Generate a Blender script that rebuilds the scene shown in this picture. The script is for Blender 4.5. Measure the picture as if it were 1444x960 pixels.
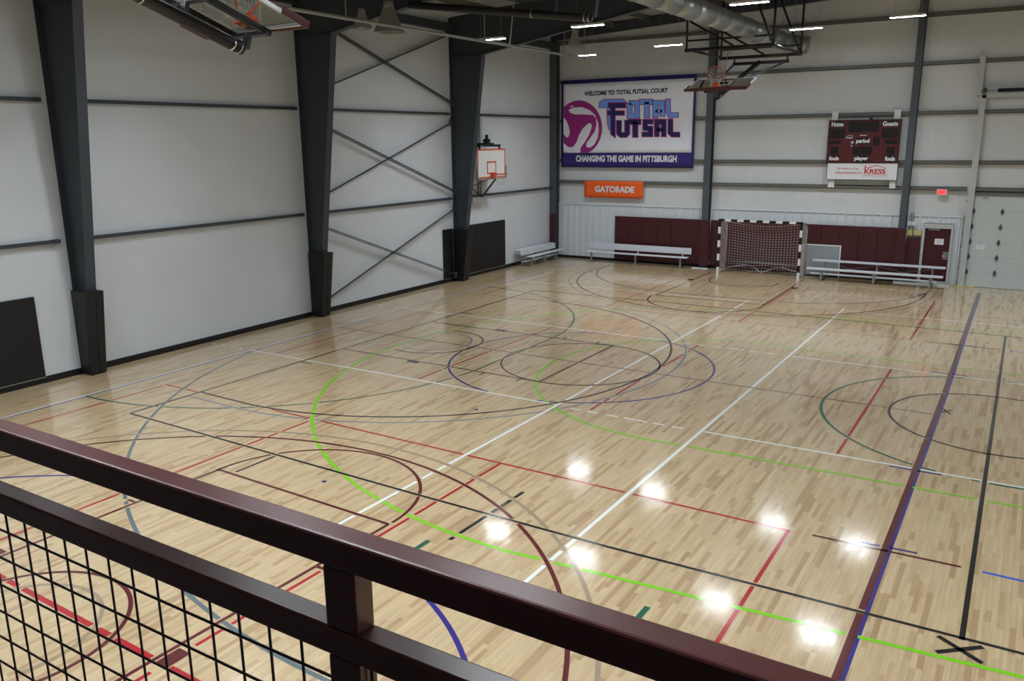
import bpy, math, random
import numpy as np
from mathutils import Vector, Matrix
random.seed(7)
for o in list(bpy.data.objects): bpy.data.objects.remove(o)
SC = bpy.context.scene
COL = SC.collection
# ------------------------------------------------------------------ camera
CAMZ = 4.95
YAW, PITCH, ROLL, FPX = -0.55908, 0.238569, -0.010577, 1161.59
fw_ = Vector((math.sin(YAW)*math.cos(PITCH), math.cos(YAW)*math.cos(PITCH), -math.sin(PITCH)))
rt0 = Vector((math.cos(YAW), -math.sin(YAW), 0)); up0 = rt0.cross(fw_)
RT = rt0*math.cos(ROLL) + up0*math.sin(ROLL); UP = up0*math.cos(ROLL) - rt0*math.sin(ROLL)
cd = bpy.data.cameras.new('camera'); cam = bpy.data.objects.new('camera', cd); COL.objects.link(cam)
m = Matrix((RT, UP, -fw_)).transposed().to_4x4(); m.translation = (0, 0, CAMZ); cam.matrix_world = m
cd.sensor_fit = 'HORIZONTAL'; cd.sensor_width = 36.0; cd.lens = FPX/1444*36; cd.clip_start = 0.05; cd.clip_end = 200
SC.camera = cam
# ------------------------------------------------------------------ world, exposure
w = bpy.data.worlds.new('world'); SC.world = w; w.use_nodes = True
w.node_tree.nodes['Background'].inputs[0].default_value = (0.02, 0.02, 0.02, 1)
w.node_tree.nodes['Background'].inputs[1].default_value = 0.3
vs = SC.view_settings; vs.view_transform = 'Standard'; vs.look = 'None'; vs.gamma = 1; vs.use_curve_mapping = False
vs.exposure = 0.07
LAMP_STRENGTH = 78.0
LAMP_POWER = 70.0      # watts of each lamp's downward beam
LAMP_SPREAD = 120.0
# ------------------------------------------------------------------ materials
def lin(c):
    c = c/255.0
    return c/12.92 if c <= 0.04045 else ((c+0.055)/1.055)**2.4
def rgb(r, g, b): return (lin(r), lin(g), lin(b), 1)
M = {}
def mat(name, col, rough=0.6, metal=0.0, var=0.08, scale=6.0, coat=0.0, coat_r=0.1, bump=0.0, stretch=(1,1,1), spec=0.5):
    mt = bpy.data.materials.new(name); mt.use_nodes = True; nt = mt.node_tree; p = nt.nodes['Principled BSDF']
    tc = nt.nodes.new('ShaderNodeTexCoord'); mp = nt.nodes.new('ShaderNodeMapping'); mp.inputs['Scale'].default_value = stretch
    nz = nt.nodes.new('ShaderNodeTexNoise'); nz.inputs['Scale'].default_value = scale; nz.inputs['Detail'].default_value = 4
    nt.links.new(tc.outputs['Object'], mp.inputs[0]); nt.links.new(mp.outputs[0], nz.inputs['Vector'])
    mx = nt.nodes.new('ShaderNodeMix'); mx.data_type = 'RGBA'
    a = tuple(max(0, v*(1-var)) for v in col[:3])+(1,); b = tuple(min(1, v*(1+var)) for v in col[:3])+(1,)
    mx.inputs[6].default_value = a; mx.inputs[7].default_value = b
    nt.links.new(nz.outputs['Fac'], mx.inputs[0]); nt.links.new(mx.outputs[2], p.inputs['Base Color'])
    p.inputs['Roughness'].default_value = rough; p.inputs['Metallic'].default_value = metal
    p.inputs['Coat Weight'].default_value = coat; p.inputs['Coat Roughness'].default_value = coat_r
    p.inputs['Specular IOR Level'].default_value = spec
    if bump:
        bp = nt.nodes.new('ShaderNodeBump'); bp.inputs['Strength'].default_value = bump; bp.inputs['Distance'].default_value = 0.02
        nt.links.new(nz.outputs['Fac'], bp.inputs['Height']); nt.links.new(bp.outputs[0], p.inputs['Normal'])
    M[name] = mt
    return mt
mat('wall_white', rgb(208,212,217), 0.55, var=0.05, scale=1.3, bump=0.03)
mat('far_white', rgb(212,215,217), 0.3, var=0.05, scale=2.2, bump=0.9, stretch=(2.2,1,0.28))
mat('roof_white', rgb(160,158,154), 0.6, var=0.06, scale=1.5, bump=0.1)
mat('rib_white', rgb(212,219,226), 0.4, var=0.03)
mat('steel', rgb(56,62,70), 0.5, var=0.12, scale=3)
mat('steel_far', rgb(78,84,92), 0.5, var=0.1, scale=3)
mat('girt_grey', rgb(112,112,106), 0.45, 0.2, var=0.12, scale=5)
mat('black_pad', rgb(15,14,17), 0.5, var=0.15, scale=8)
mat('black', rgb(15,15,18), 0.4, var=0.15)
mat('rubber', rgb(14,15,17), 0.5, var=0.2)
mat('maroon_pad', rgb(70,22,29), 0.45, var=0.1, scale=5)
mat('maroon_door', rgb(70,22,31), 0.4, var=0.06)
mat('rail_paint', rgb(98,54,54), 0.3, var=0.18, scale=9, bump=0.06)
mat('wire_paint', rgb(40,25,30), 0.45, var=0.1)
mat('white_paint', rgb(226,227,226), 0.45, var=0.03)
mat('off_white', rgb(186,190,190), 0.5, var=0.05)
mat('door_white', rgb(196,204,204), 0.5, var=0.03)
mat('tan_metal', rgb(150,147,136), 0.45, var=0.06)
mat('alu', rgb(212,217,224), 0.35, 0.0, var=0.05)
mat('galv', rgb(158,162,164), 0.38, 0.75, var=0.16, scale=9)
mat('galv_post', rgb(150,152,150), 0.45, 0.3, var=0.1)
mat('chrome', rgb(215,215,218), 0.18, 1.0, var=0.03)
mat('orange', rgb(224,84,34), 0.4, var=0.06)
mat('gat_orange', rgb(246,98,24), 0.6, var=0.05)
mat('banner_navy', rgb(43,33,112), 0.55, var=0.06, scale=2)
mat('banner_white', rgb(236,238,247), 0.6, var=0.02, scale=2)
mat('ink_navy', rgb(32,24,92), 0.6, var=0.02)
mat('ink_dark', rgb(42,42,74), 0.6, var=0.02)
mat('ink_blue', rgb(112,160,245), 0.6, var=0.02)
mat('ink_magenta', rgb(160,34,128), 0.6, var=0.03)
mat('ink_white', rgb(228,228,234), 0.6, var=0.02)
mat('ink_red', rgb(190,42,30), 0.6, var=0.02)
mat('sb_maroon', rgb(84,22,28), 0.5, var=0.06)
mat('sb_black', rgb(28,20,22), 0.35, var=0.1)
mat('ink_grey', rgb(190,195,200), 0.6, var=0.03)
mat('net_white', rgb(196,192,188), 0.8, var=0.05)
mat('cord', rgb(186,178,178), 0.8, var=0.08)
mat('grey_board', rgb(150,154,158), 0.5, var=0.05)
mat('horn_grey', rgb(140,140,134), 0.55, var=0.06)
mat('box_yellow', rgb(196,186,120), 0.5, var=0.05)
mat('carpet', rgb(52,48,48), 0.9, var=0.15, scale=30)
mat('concrete', rgb(96,94,92), 0.8, var=0.1)
mat('scuff', rgb(120,105,85), 0.4, var=0.1)
def floor_material(name, base=None):
    """maple strip: tint attribute per strip, grain along Y, varnish coat"""
    mt = bpy.data.materials.new(name); mt.use_nodes = True; nt = mt.node_tree; p = nt.nodes['Principled BSDF']
    geo = nt.nodes.new('ShaderNodeNewGeometry')
    mp = nt.nodes.new('ShaderNodeMapping'); mp.inputs['Scale'].default_value = (38, 1.6, 1)
    nt.links.new(geo.outputs['Position'], mp.inputs[0])
    nz = nt.nodes.new('ShaderNodeTexNoise'); nz.inputs['Scale'].default_value = 1.0; nz.inputs['Detail'].default_value = 5
    nt.links.new(mp.outputs[0], nz.inputs['Vector'])
    if base is None:
        at = nt.nodes.new('ShaderNodeAttribute'); at.attribute_name = 'tint'
        rp = nt.nodes.new('ShaderNodeValToRGB')
        el = rp.color_ramp.elements
        el[0].position = 0.0; el[0].color = rgb(163,133,98)
        el[1].position = 1.0; el[1].color = rgb(199,176,139)
        e = el.new(0.22); e.color = rgb(177,149,112)
        e = el.new(0.55); e.color = rgb(189,163,126)
        nt.links.new(at.outputs['Fac'], rp.inputs[0]); colout = rp.outputs[0]
        mx = nt.nodes.new('ShaderNodeMix'); mx.data_type = 'RGBA'; mx.blend_type = 'MULTIPLY'; mx.inputs[0].default_value = 1
        gr = nt.nodes.new('ShaderNodeMapRange'); gr.inputs[1].default_value = 0.3; gr.inputs[2].default_value = 0.7
        gr.inputs[3].default_value = 0.86; gr.inputs[4].default_value = 1.06
        nt.links.new(nz.outputs['Fac'], gr.inputs[0])
        nt.links.new(colout, mx.inputs[6]); nt.links.new(gr.outputs[0], mx.inputs[7])
        nt.links.new(mx.outputs[2], p.inputs['Base Color'])
    else:
        p.inputs['Base Color'].default_value = base
    p.inputs['Roughness'].default_value = 0.42
    p.inputs['Specular IOR Level'].default_value = 0.3
    p.inputs['Coat Weight'].default_value = 1.0
    p.inputs['Coat IOR'].default_value = 1.62
    nz2 = nt.nodes.new('ShaderNodeTexNoise'); nz2.inputs['Scale'].default_value = 7; nz2.inputs['Detail'].default_value = 3
    nt.links.new(geo.outputs['Position'], nz2.inputs['Vector'])
    cr = nt.nodes.new('ShaderNodeMapRange'); cr.inputs[3].default_value = 0.085; cr.inputs[4].default_value = 0.125
    nt.links.new(nz2.outputs['Fac'], cr.inputs[0]); nt.links.new(cr.outputs[0], p.inputs['Coat Roughness'])
    M[name] = mt
    return mt
floor_material('maple')
for n, c in dict(l_white=(226,230,228), l_black=(13,15,20), l_maroon=(84,13,18), l_red=(164,18,32), l_lime=(122,196,22),
                 l_dgreen=(18,88,68), l_indigo=(44,36,120), l_grey=(118,128,136), l_slate=(88,102,108), l_tan=(150,132,108), l_blue=(30,88,190)).items():
    floor_material(n, rgb(*c))
def emit(name, col, s):
    mt = bpy.data.materials.new(name); mt.use_nodes = True; p = mt.node_tree.nodes['Principled BSDF']
    p.inputs['Base Color'].default_value = col; p.inputs['Emission Color'].default_value = col; p.inputs['Emission Strength'].default_value = s
    M[name] = mt
emit('lamp_glow', (0.87, 0.95, 1.0, 1), LAMP_STRENGTH)
emit('exit_glow', rgb(250,70,70), 1.6)
def glass_mat():
    mt = bpy.data.materials.new('glass'); mt.use_nodes = True; p = mt.node_tree.nodes['Principled BSDF']
    p.inputs['Base Color'].default_value = (0.9,0.95,0.93,1); p.inputs['Roughness'].default_value = 0.03
    p.inputs['Transmission Weight'].default_value = 1.0; p.inputs['IOR'].default_value = 1.1
    M['glass'] = mt
glass_mat()
# ------------------------------------------------------------------ object helpers
WLOC = {}
def root_loc(o):
    while o is not None and o.parent is not None: o = o.parent
    return WLOC.get(o.name, Vector((0,0,0))) if o is not None else Vector((0,0,0))
def tag(o, label=None, cat=None, group=None, kind=None):
    if label: o['label'] = label
    if cat: o['category'] = cat
    if group: o['group'] = group
    if kind: o['kind'] = kind
    return o
def thing(name, label, cat, loc, group=None, kind=None):
    o = bpy.data.objects.new(name, None); COL.objects.link(o); o.location = loc; o.empty_display_size = 0.2
    WLOC[o.name] = Vector(loc)
    return tag(o, label, cat, group, kind)
class MB:
    def __init__(s): s.v = []; s.f = []
    def add(s, vs, fs):
        n = len(s.v); s.v += [tuple(x) for x in vs]; s.f += [tuple(i+n for i in f) for f in fs]; return s
    def box(s, x0, x1, y0, y1, z0, z1):
        return s.add([(x0,y0,z0),(x1,y0,z0),(x1,y1,z0),(x0,y1,z0),(x0,y0,z1),(x1,y0,z1),(x1,y1,z1),(x0,y1,z1)],
                     [(3,2,1,0),(4,5,6,7),(0,1,5,4),(1,2,6,5),(2,3,7,6),(3,0,4,7)])
    def hexa(s, p): # 8 points, bottom 4 ccw, top 4
        return s.add(p, [(3,2,1,0),(4,5,6,7),(0,1,5,4),(1,2,6,5),(2,3,7,6),(3,0,4,7)])
    def bar(s, a, b, w, h, ref=(0,0,1)):
        a, b = Vector(a), Vector(b); d = (b-a).normalized(); r = Vector(ref)
        if abs(d.dot(r)) > 0.98: r = Vector((1,0,0))
        u = d.cross(r).normalized()*w/2; q = u.cross(d).normalized()*h/2
        return s.add([a-u-q, a+u-q, a+u+q, a-u+q, b-u-q, b+u-q, b+u+q, b-u+q],
                     [(0,1,2,3),(7,6,5,4),(0,4,5,1),(1,5,6,2),(2,6,7,3),(3,7,4,0)])
    def tube(s, a, b, r, n=10, r2=None, cap=True):
        a, b = Vector(a), Vector(b); r2 = r if r2 is None else r2
        d = (b-a).normalized(); q = Vector((0,0,1)) if abs(d.z) < 0.9 else Vector((1,0,0))
        u = d.cross(q).normalized(); w = d.cross(u)
        vs = []
        for c, rr in ((a, r), (b, r2)):
            for i in range(n):
                t = 2*math.pi*i/n; vs.append(c + u*rr*math.cos(t) + w*rr*math.sin(t))
        fs = [(i, i+n, (i+1) % n+n, (i+1) % n) for i in range(n)]
        if cap: fs += [tuple(range(n)), tuple(range(2*n-1, n-1, -1))]
        return s.add(vs, fs)
    def path(s, pts, r, n=6):
        for a, b in zip(pts[:-1], pts[1:]): s.tube(a, b, r, n)
        return s
    def torus(s, c, nrm, R, r, n=28, k=8):
        c = Vector(c); nrm = Vector(nrm).normalized(); q = Vector((0,0,1)) if abs(nrm.z) < 0.9 else Vector((1,0,0))
        u = nrm.cross(q).normalized(); w = nrm.cross(u); vs = []; fs = []
        for i in range(n):
            t = 2*math.pi*i/n; e = u*math.cos(t)+w*math.sin(t)
            for j in range(k):
                p = 2*math.pi*j/k; vs.append(c+e*(R+r*math.cos(p))+nrm*r*math.sin(p))
        for i in range(n):
            for j in range(k):
                fs.append((i*k+j, ((i+1) % n)*k+j, ((i+1) % n)*k+(j+1) % k, i*k+(j+1) % k))
        return s.add(vs, fs)
    def poly(s, pts): return s.add(pts, [tuple(range(len(pts)))])
    def prism(s, pts, d):
        d = Vector(d); n = len(pts); p = [Vector(q) for q in pts]
        return s.add(p+[q+d for q in p], [tuple(range(n-1,-1,-1)), tuple(range(n, 2*n))]+[(i, (i+1) % n, (i+1) % n+n, i+n) for i in range(n)])
    def build(s, name, mt, parent=None, smooth=False, bevel=0.0):
        me = bpy.data.meshes.new(name); o = bpy.data.objects.new(name, me); COL.objects.link(o)
        if parent is not None:
            o.parent = parent; L = root_loc(parent)
        else:
            a = np.array(s.v); L = Vector(((a[:,0].min()+a[:,0].max())/2, (a[:,1].min()+a[:,1].max())/2, a[:,2].min()))
            o.location = L; WLOC[o.name] = L
        me.from_pydata([(x-L.x, y-L.y, z-L.z) for x, y, z in s.v], [], s.f); me.update()
        me.materials.append(M[mt] if isinstance(mt, str) else mt)
        if smooth:
            for p in me.polygons: p.use_smooth = True
        if bevel:
            b = o.modifiers.new('bevel', 'BEVEL'); b.width = bevel; b.segments = 2; b.limit_method = 'ANGLE'
        return o
def text(s, x0, x1, z0, z1, y, mt, parent, bold=0.0, name='lettering', shear=0.0):
    cu = bpy.data.curves.new('t', 'FONT'); cu.body = s; cu.offset = bold; cu.shear = shear; cu.resolution_u = 3
    o = bpy.data.objects.new('t', cu); COL.objects.link(o)
    dg = bpy.context.evaluated_depsgraph_get(); me = bpy.data.meshes.new_from_object(o.evaluated_get(dg))
    bpy.data.objects.remove(o)
    n = len(me.vertices); a = np.zeros(n*3); me.vertices.foreach_get('co', a); a = a.reshape(-1,3)
    mn, mx = a.min(0), a.max(0); L = root_loc(parent)
    b = np.zeros_like(a)
    b[:,0] = x0+(a[:,0]-mn[0])/(mx[0]-mn[0])*(x1-x0)-L.x; b[:,1] = y-L.y; b[:,2] = z0+(a[:,1]-mn[1])/(mx[1]-mn[1])*(z1-z0)-L.z
    me.vertices.foreach_set('co', b.ravel()); me.update(); me.name = name
    me.materials.clear(); me.materials.append(M[mt])
    o = bpy.data.objects.new(name, me); COL.objects.link(o); o.parent = parent
    return o
def clone(o, parent=None):
    c = o.copy(); COL.objects.link(c)
    if parent is not None: c.parent = parent
    for ch in [k for k in bpy.data.objects if k.parent == o and k != c]: clone(ch, c)
    return c
# ------------------------------------------------------------------ room shell
XL, XR, YB, YF = -17.52, 17.4, -4.0, 31.45
EAVE = 9.25; SLOPE = 0.06
def roof_z(x): return EAVE + SLOPE*(min(x - XL, XR - x))
floor = MB().box(XL-.2, XR+.2, YB-.2, YF+.2, -0.25, -0.021).build('floor', 'concrete'); tag(floor, kind='structure')
wl = MB().box(XL-.2, XL, YB, YF, -0.02, 9.6).build('wall_left', 'wall_white'); tag(wl, kind='structure')
wf = MB().box(XL-.2, XR+.2, YF, YF+.2, -0.02, 10.6).build('wall_far', 'far_white'); tag(wf, kind='structure')
wr = MB().box(XR, XR+.2, YB, YF, -0.02, 9.6).build('wall_right', 'wall_white'); tag(wr, kind='structure')
wb = MB().box(XL-.2, XR+.2, YB-.2, YB, -0.02, 10.6).build('wall_back', 'concrete'); tag(wb, kind='structure')
c = MB()
for xa, xb in ((XL-.2, 0.0), (0.0, XR+.2)):
    za, zb = EAVE+SLOPE*(xa-XL) if xa < 0 else roof_z(0), roof_z(0) if xb <= 0 else EAVE-SLOPE*.2
    c.hexa([(xa,YB-.2,za),(xb,YB-.2,zb),(xb,YF+.2,zb),(xa,YF+.2,za),(xa,YB-.2,za+.2),(xb,YB-.2,zb+.2),(xb,YF+.2,zb+.2),(xa,YF+.2,za+.2)])
ceil = c.build('ceiling', 'roof_white'); tag(ceil, kind='structure')
x = -16.2
while x < XR-1:
    z = roof_z(x); MB().box(x-.03, x+.03, YB, YF-.02, z-.2, z-.002).box(x-.03, x+.05, YB, YF-.02, z-.21, z-.195).build('purlin', 'girt_grey', ceil); x += 1.5
MB().box(XL, XL+.03, YB, YF, 0, .13).box(XL, XL+.05, YB, YF, 0, .02).build('baseboard_left', 'rubber')['kind'] = 'structure'
b = MB()
for a0, a1 in ((XL+.03, -3.05),): b.box(a0, a1, YF-.1, YF-.07, 0, .1)
b.build('baseboard_far', 'rubber')['kind'] = 'structure'
# left wall girts
for z, t in ((2.96, .05), (5.85, .05)):
    for y0, y1 in ((YB, 9.8), (10.25, 16.85), (17.3, 23.95), (24.4, 31.2)):
        MB().box(XL, XL+.09, y0, y1, z-t/2, z+t/2).box(XL+.085, XL+.1, y0, y1, z-t/2-.01, z+t/2+.02).build('girt', 'steel', wl)
        MB().box(XL, XL+.12, y1-.16, y1-.02, z-.035, z+.045).build('girt_clip', 'steel', wl)
for y0, y1 in ((YB, 9.9), (10.25, 17.0), (17.3, 24.1), (24.4, 31.2)):
    MB().box(XL, XL+.2, y0, y1, 8.55, 8.8).build('eave_strut', 'steel', wl)
# far wall girts
cols_x = [(-17.52,-17.2), (-10.77,-10.51), (-3.78,-3.56), (3.3,3.55), (10.4,10.65)]
for z in (3.22, 4.08, 5.68, 7.25, 8.75):
    for i in range(len(cols_x)):
        x0 = cols_x[i][1]; x1 = cols_x[i+1][0] if i < 4 else XR
        segs = [(x0, x1)]
        if z < 3.5 and i == 2: segs = [(x0, -1.85), (-1.62, x1)]
        for s0, s1 in segs:
            MB().box(s0, s1, YF-.13, YF-.005, z-.055, z-.04).box(s0, s1, YF-.13, YF-.115, z-.055, z+.035).box(s0, s1, YF-.02, YF-.003, z-.05, z+.07).build('girt', 'girt_grey', wf)
# end wall rafter
MB().hexa([(XL,YF-.2,8.88),(0,YF-.2,9.88),(0,YF-.02,9.88),(XL,YF-.02,8.88),(XL,YF-.2,9.2),(0,YF-.2,10.25),(0,YF-.02,10.25),(XL,YF-.02,9.2)]).build('end_rafter', 'steel', wf)
# far wall wainscot of ribbed sheet
b = MB(); x = -17.2; prof = []
while x < -1.86:
    prof += [(x, 0), (x+.2, 0), (x+.222, -.028), (x+.268, -.028), (x+.29, 0)]; x += .3
prof = [p for p in prof if p[0] < -1.84]
def ribs(x0, x1, z0, z1, name):
    pf = [p for p in prof if x0 <= p[0] <= x1]; pf = [(x0, pf[0][1])]+pf+[(x1, pf[-1][1])]
    m = MB(); n = len(pf)
    m.add([(p[0], YF-.05+p[1], z0) for p in pf]+[(p[0], YF-.05+p[1], z1) for p in pf], [(i, i+1, i+1+n, i+n) for i in range(n-1)])
    m.box(x0, x1, YF-.09, YF-.005, z1, z1+.03)
    o = m.build(name, 'rib_white'); o['kind'] = 'structure'; return o
ribs(-17.2, -10.78, .1, 2.28, 'trim_1'); ribs(-10.5, -3.8, .1, 2.28, 'trim_2')
ribs(-3.54, -3.03, .1, 2.28, 'trim_3'); ribs(-2.09, -1.85, .02, 2.28, 'trim_4'); ribs(-3.03, -2.09, 2.07, 2.28, 'trim_5')
# far wall columns
for i, ((x0, x1), lab) in enumerate(zip(cols_x, ('dark steel corner column where the left and far walls meet', 'dark steel wall column left of the striped goal', 'dark steel wall column right of the scoreboard', None, None))):
    z0 = 0
    zt = roof_z((x0+x1)/2)-.42
    o = MB().box(x0, x1, YF-.3, YF-.285, z0, zt).box((x0+x1)/2-.008, (x0+x1)/2+.008, YF-.285, YF-.015, z0, zt).box(x0, x1, YF-.015, YF, z0, zt).build('steel_wall_column', 'steel_far')
    tag(o, lab or 'dark steel wall column outside the photograph on the far wall', 'column', None if lab else 'far wall columns outside the frame')
# ------------------------------------------------------------------ rigid frames on the left wall
def frame(yn, which):
    yc0, yc1 = yn, yn+.22; ym = (yc0+yc1)/2
    t = thing('steel_frame', which, 'steel frame', (XL, ym, 0), None)
    xi = lambda z: -17.28+.142*z
    zk = 7.75
    pr = [(-16.18,7.75), (-10.4,8.68), (-5,9.4), (0,9.62)]
    for sgn in (1, -1):
        X = (lambda x: x) if sgn == 1 else (lambda x: -x-.12)
        MB().prism([(X(XL+.02),ym-.006,0),(X(xi(0)),ym-.006,0),(X(xi(zk)),ym-.006,zk),(X(xi(zk)),ym-.006,roof_z(-16.2)-.22),(X(XL+.02),ym-.006,roof_z(XL)-.22)], (0,.012,0)).build('column_web', 'steel', t)
        MB().box(min(X(XL+.02),X(XL)), max(X(XL+.02),X(XL)), yc0, yc1, 0, 9.0).build('outer_flange', 'steel', t)
        MB().hexa([(X(xi(0)),yc0,0),(X(xi(0)+.02),yc0,0),(X(xi(0)+.02),yc1,0),(X(xi(0)),yc1,0),(X(xi(zk)),yc0,zk),(X(xi(zk)+.02),yc0,zk),(X(xi(zk)+.02),yc1,zk),(X(xi(zk)),yc1,zk)]).build('inner_flange', 'steel', t)
        MB().bar((X(XL+.05), ym, 7.72), (X(-16.2), ym, 7.72), .2, .015).build('knee_plate', 'steel', t)
        m = MB(); fl = MB()
        for (xa, za), (xb, zb) in zip(pr[:-1], pr[1:]):
            m.prism([(X(xa),ym-.006,za),(X(xb),ym-.006,zb),(X(xb),ym-.006,roof_z(xb)-.22),(X(xa),ym-.006,roof_z(xa)-.22)], (0,.012,0))
            fl.bar((X(xa),ym,za),(X(xb),ym,zb), .22, .02)
        m.build('rafter_web', 'steel', t); fl.build('rafter_flange', 'steel', t)
        m = MB()
        for (xa, za), (xb, zb) in zip(pr[:-1], pr[1:]): m.bar((X(xa),ym,roof_z(xa)-.22),(X(xb),ym,roof_z(xb)-.22), .22, .02)
        m.build('top_flange', 'steel', t)
    return t
FR = [9.96, 17.0, 24.12]
for yn, lab in zip(FR, ('tapered dark steel frame nearest on the left, black wall pad at its left', 'middle tapered dark steel frame along the white left wall', 'farthest tapered dark steel frame, beside the white wall-mounted backboard')):
    frame(yn, lab)
for yn, lab in zip(FR, ('black pad wrapped around the foot of the nearest left column', 'black pad wrapped around the foot of the middle left column', 'black pad wrapped around the foot of the farthest left column')):
    t = thing('column_pad', lab, 'pad', (-17.2, yn+.11, 0), 'black column pads')
    zt = 1.88; xo = lambda z: -17.16+.142*z
    for ya, yb in ((yn-.07, yn-.012), (yn+.232, yn+.29)):
        MB().hexa([(XL+.03,ya,.02),(xo(0),ya,.02),(xo(0),yb,.02),(XL+.03,yb,.02),(XL+.03,ya,zt),(xo(zt),ya,zt),(xo(zt),yb,zt),(XL+.03,yb,zt)]).build('side_panel', 'black_pad', t, bevel=.012)
    for k in range(2):
        ya, yb = yn-.07+k*.18, yn-.07+k*.18+.178
        MB().hexa([(xo(0)+.002,ya,.02),(xo(0)+.06,ya,.02),(xo(0)+.06,yb,.02),(xo(0)+.002,yb,.02),(xo(zt)+.002,ya,zt),(xo(zt)+.06,ya,zt),(xo(zt)+.06,yb,zt),(xo(zt)+.002,yb,zt)]).build('front_panel', 'black_pad', t, bevel=.012)
# cross braces in the bay between frames two and three
xb = XL+.12
for (y0,z0,y1,z1,wd,lab) in ((17.15,8.43,24.06,6.2,.1,'thick upper diagonal brace falling towards the farthest frame'),(17.15,6.2,24.06,8.47,.07,'thin upper diagonal brace rising towards the farthest frame'),
    (17.15,5.62,24.1,3.2,.1,'thick middle diagonal brace falling towards the farthest frame'),(17.15,3.3,24.1,5.6,.07,'thin middle diagonal brace rising towards the farthest frame'),
    (17.36,2.62,24.0,.24,.09,'thick lowest diagonal brace falling towards the farthest frame'),(17.36,.37,24.1,2.62,.07,'thin lowest diagonal brace rising towards the farthest frame')):
    xx = xb+(.05 if wd > .08 else 0)
    t = thing('diagonal_brace', lab, 'brace', (xx, (y0+y1)/2, min(z0,z1)), 'diagonal wall braces')
    MB().bar((xx,y0,z0),(xx,y1,z1), .012, wd, (1,0,0)).bar((xx-.04,y0,z0-wd/2+.006),(xx-.04,y1,z1-wd/2+.006), .07, .012).build('angle_bar', 'steel', t)
    for yy, zz in ((y0+.1,z0+(z1-z0)*.012),(y1-.06,z1)): MB().box(xx-.01, xx+.02, yy-.1, yy+.1, zz-.11, zz+.11).build('gusset', 'steel', t)
# black wall pads on the left wall
def wall_pad_left(y0, y1, z0, z1, lab, n):
    t = thing('wall_pad', lab, 'wall pad', (XL+.03, (y0+y1)/2, z0))
    for k in range(n):
        a = y0+(y1-y0)*k/n; bb = y0+(y1-y0)*(k+1)/n-.004
        MB().box(XL+.005, XL+.06, a, bb, z0, z1).build('panel', 'black_pad', t, bevel=.012)
    MB().box(XL+.004, XL+.065, y0, y1, z0-.02, z0-.002).build('bottom_trim', 'galv', t)
wall_pad_left(6.7, 9.1, .14, 1.87, 'black padded panel low on the left wall before the nearest column', 2)
wall_pad_left(23.43, 24.0, .14, 1.9, 'narrow black padded panel just left of the farthest left column', 1)
wall_pad_left(24.45, 27.5, .14, 1.92, 'wide black padded panel under the white wall-mounted backboard', 3)
# maroon wall pads on the far wall
def mpad(x0, x1, z0, z1, lab, grp, yy=YF-.14, d=.06, name='wall_pad'):
    o = MB().box(x0+.003, x1-.003, yy-d, yy, z0, z1).build(name, 'maroon_pad', bevel=.015); tag(o, lab, 'wall pad', grp); return o
ORD = ['leftmost','second from the left','third from the left','fourth from the left','fifth from the left','sixth from the left']
for k in range(6): mpad(-14.49+k*.62, -14.49+(k+1)*.62, .12, 1.87, 'tall maroon wall pad behind the bench with a backrest' + ', ' + ORD[k], 'maroon pads behind the long bench')
mpad(-10.79, -10.42, .08, 1.88, 'maroon pad on the foot of the wall column left of the goal', None, YF-.31)
for k in range(5): mpad(-10.42+k*.7, -10.42+(k+1)*.7, .12, 1.87, 'tall maroon wall pad behind the striped goal' + ', ' + ORD[k], 'maroon pads behind the goal')
for k in range(5): mpad(-6.92+k*.625, -6.92+(k+1)*.625, .12, 1.87, 'tall maroon wall pad behind the low bleacher' + ', ' + ORD[k], 'maroon pads behind the bleacher')
mpad(-3.795, -3.5, .08, 1.88, 'maroon pad on the foot of the wall column near the door', None, YF-.31)
mpad(-3.49, -3.05, .12, 1.58, 'short maroon wall pad beside the maroon door frame', None)
mpad(-17.45, -17.2, .12, 1.87, 'narrow maroon pad on the corner column', None, YF-.31)
# ------------------------------------------------------------------ door, overhead door
d1 = thing('door_1', 'maroon steel door with a white notice between pads and overhead door', None, (-2.55, YF-.06, 0), kind='structure')
MB().box(-3.03,-2.95,YF-.16,YF-.01,0,2.05).box(-2.16,-2.09,YF-.16,YF-.01,0,2.05).box(-2.95,-2.16,YF-.16,YF-.01,1.9,2.05).build('door_frame', 'off_white', d1)
MB().box(-2.945,-2.165,YF-.08,YF-.03,.1,1.895).build('door_leaf', 'maroon_door', d1)
MB().box(-2.945,-2.165,YF-.085,YF-.03,.005,.1).build('kick_plate', 'off_white', d1)
MB().box(-2.34,-2.175,YF-.105,YF-.081,.86,1.12).build('lock_plate', 'galv', d1)
MB().tube((-2.26,YF-.105,.98),(-2.26,YF-.15,.98),.02).tube((-2.26,YF-.15,.98),(-2.36,YF-.15,.98),.014).build('door_handle', 'chrome', d1)
MB().box(-2.85,-2.5,YF-.12,YF-.081,1.83,1.885).build('door_closer', 'galv', d1)
nt_ = MB().box(-2.63,-2.35,YF-.084,YF-.081,1.35,1.55).build('notice', 'ink_white', d1)
MB().box(-2.58,-2.40,YF-.0845,YF-.0842,1.47,1.485).box(-2.58,-2.40,YF-.0845,YF-.0842,1.435,1.45).box(-2.56,-2.44,YF-.0845,YF-.0842,1.40,1.412).build('print', 'ink_grey', nt_)
d2 = thing('door_2', 'white sectional overhead door at the right edge', None, (0.3, YF-.06, 0), kind='structure')
DX1 = 2.4
for k in range(6):
    z0 = .01+k*.503; pn = MB().box(-1.6, DX1, YF-.1, YF-.05, z0, z0+.5).build('panel', 'door_white', d2)
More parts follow.
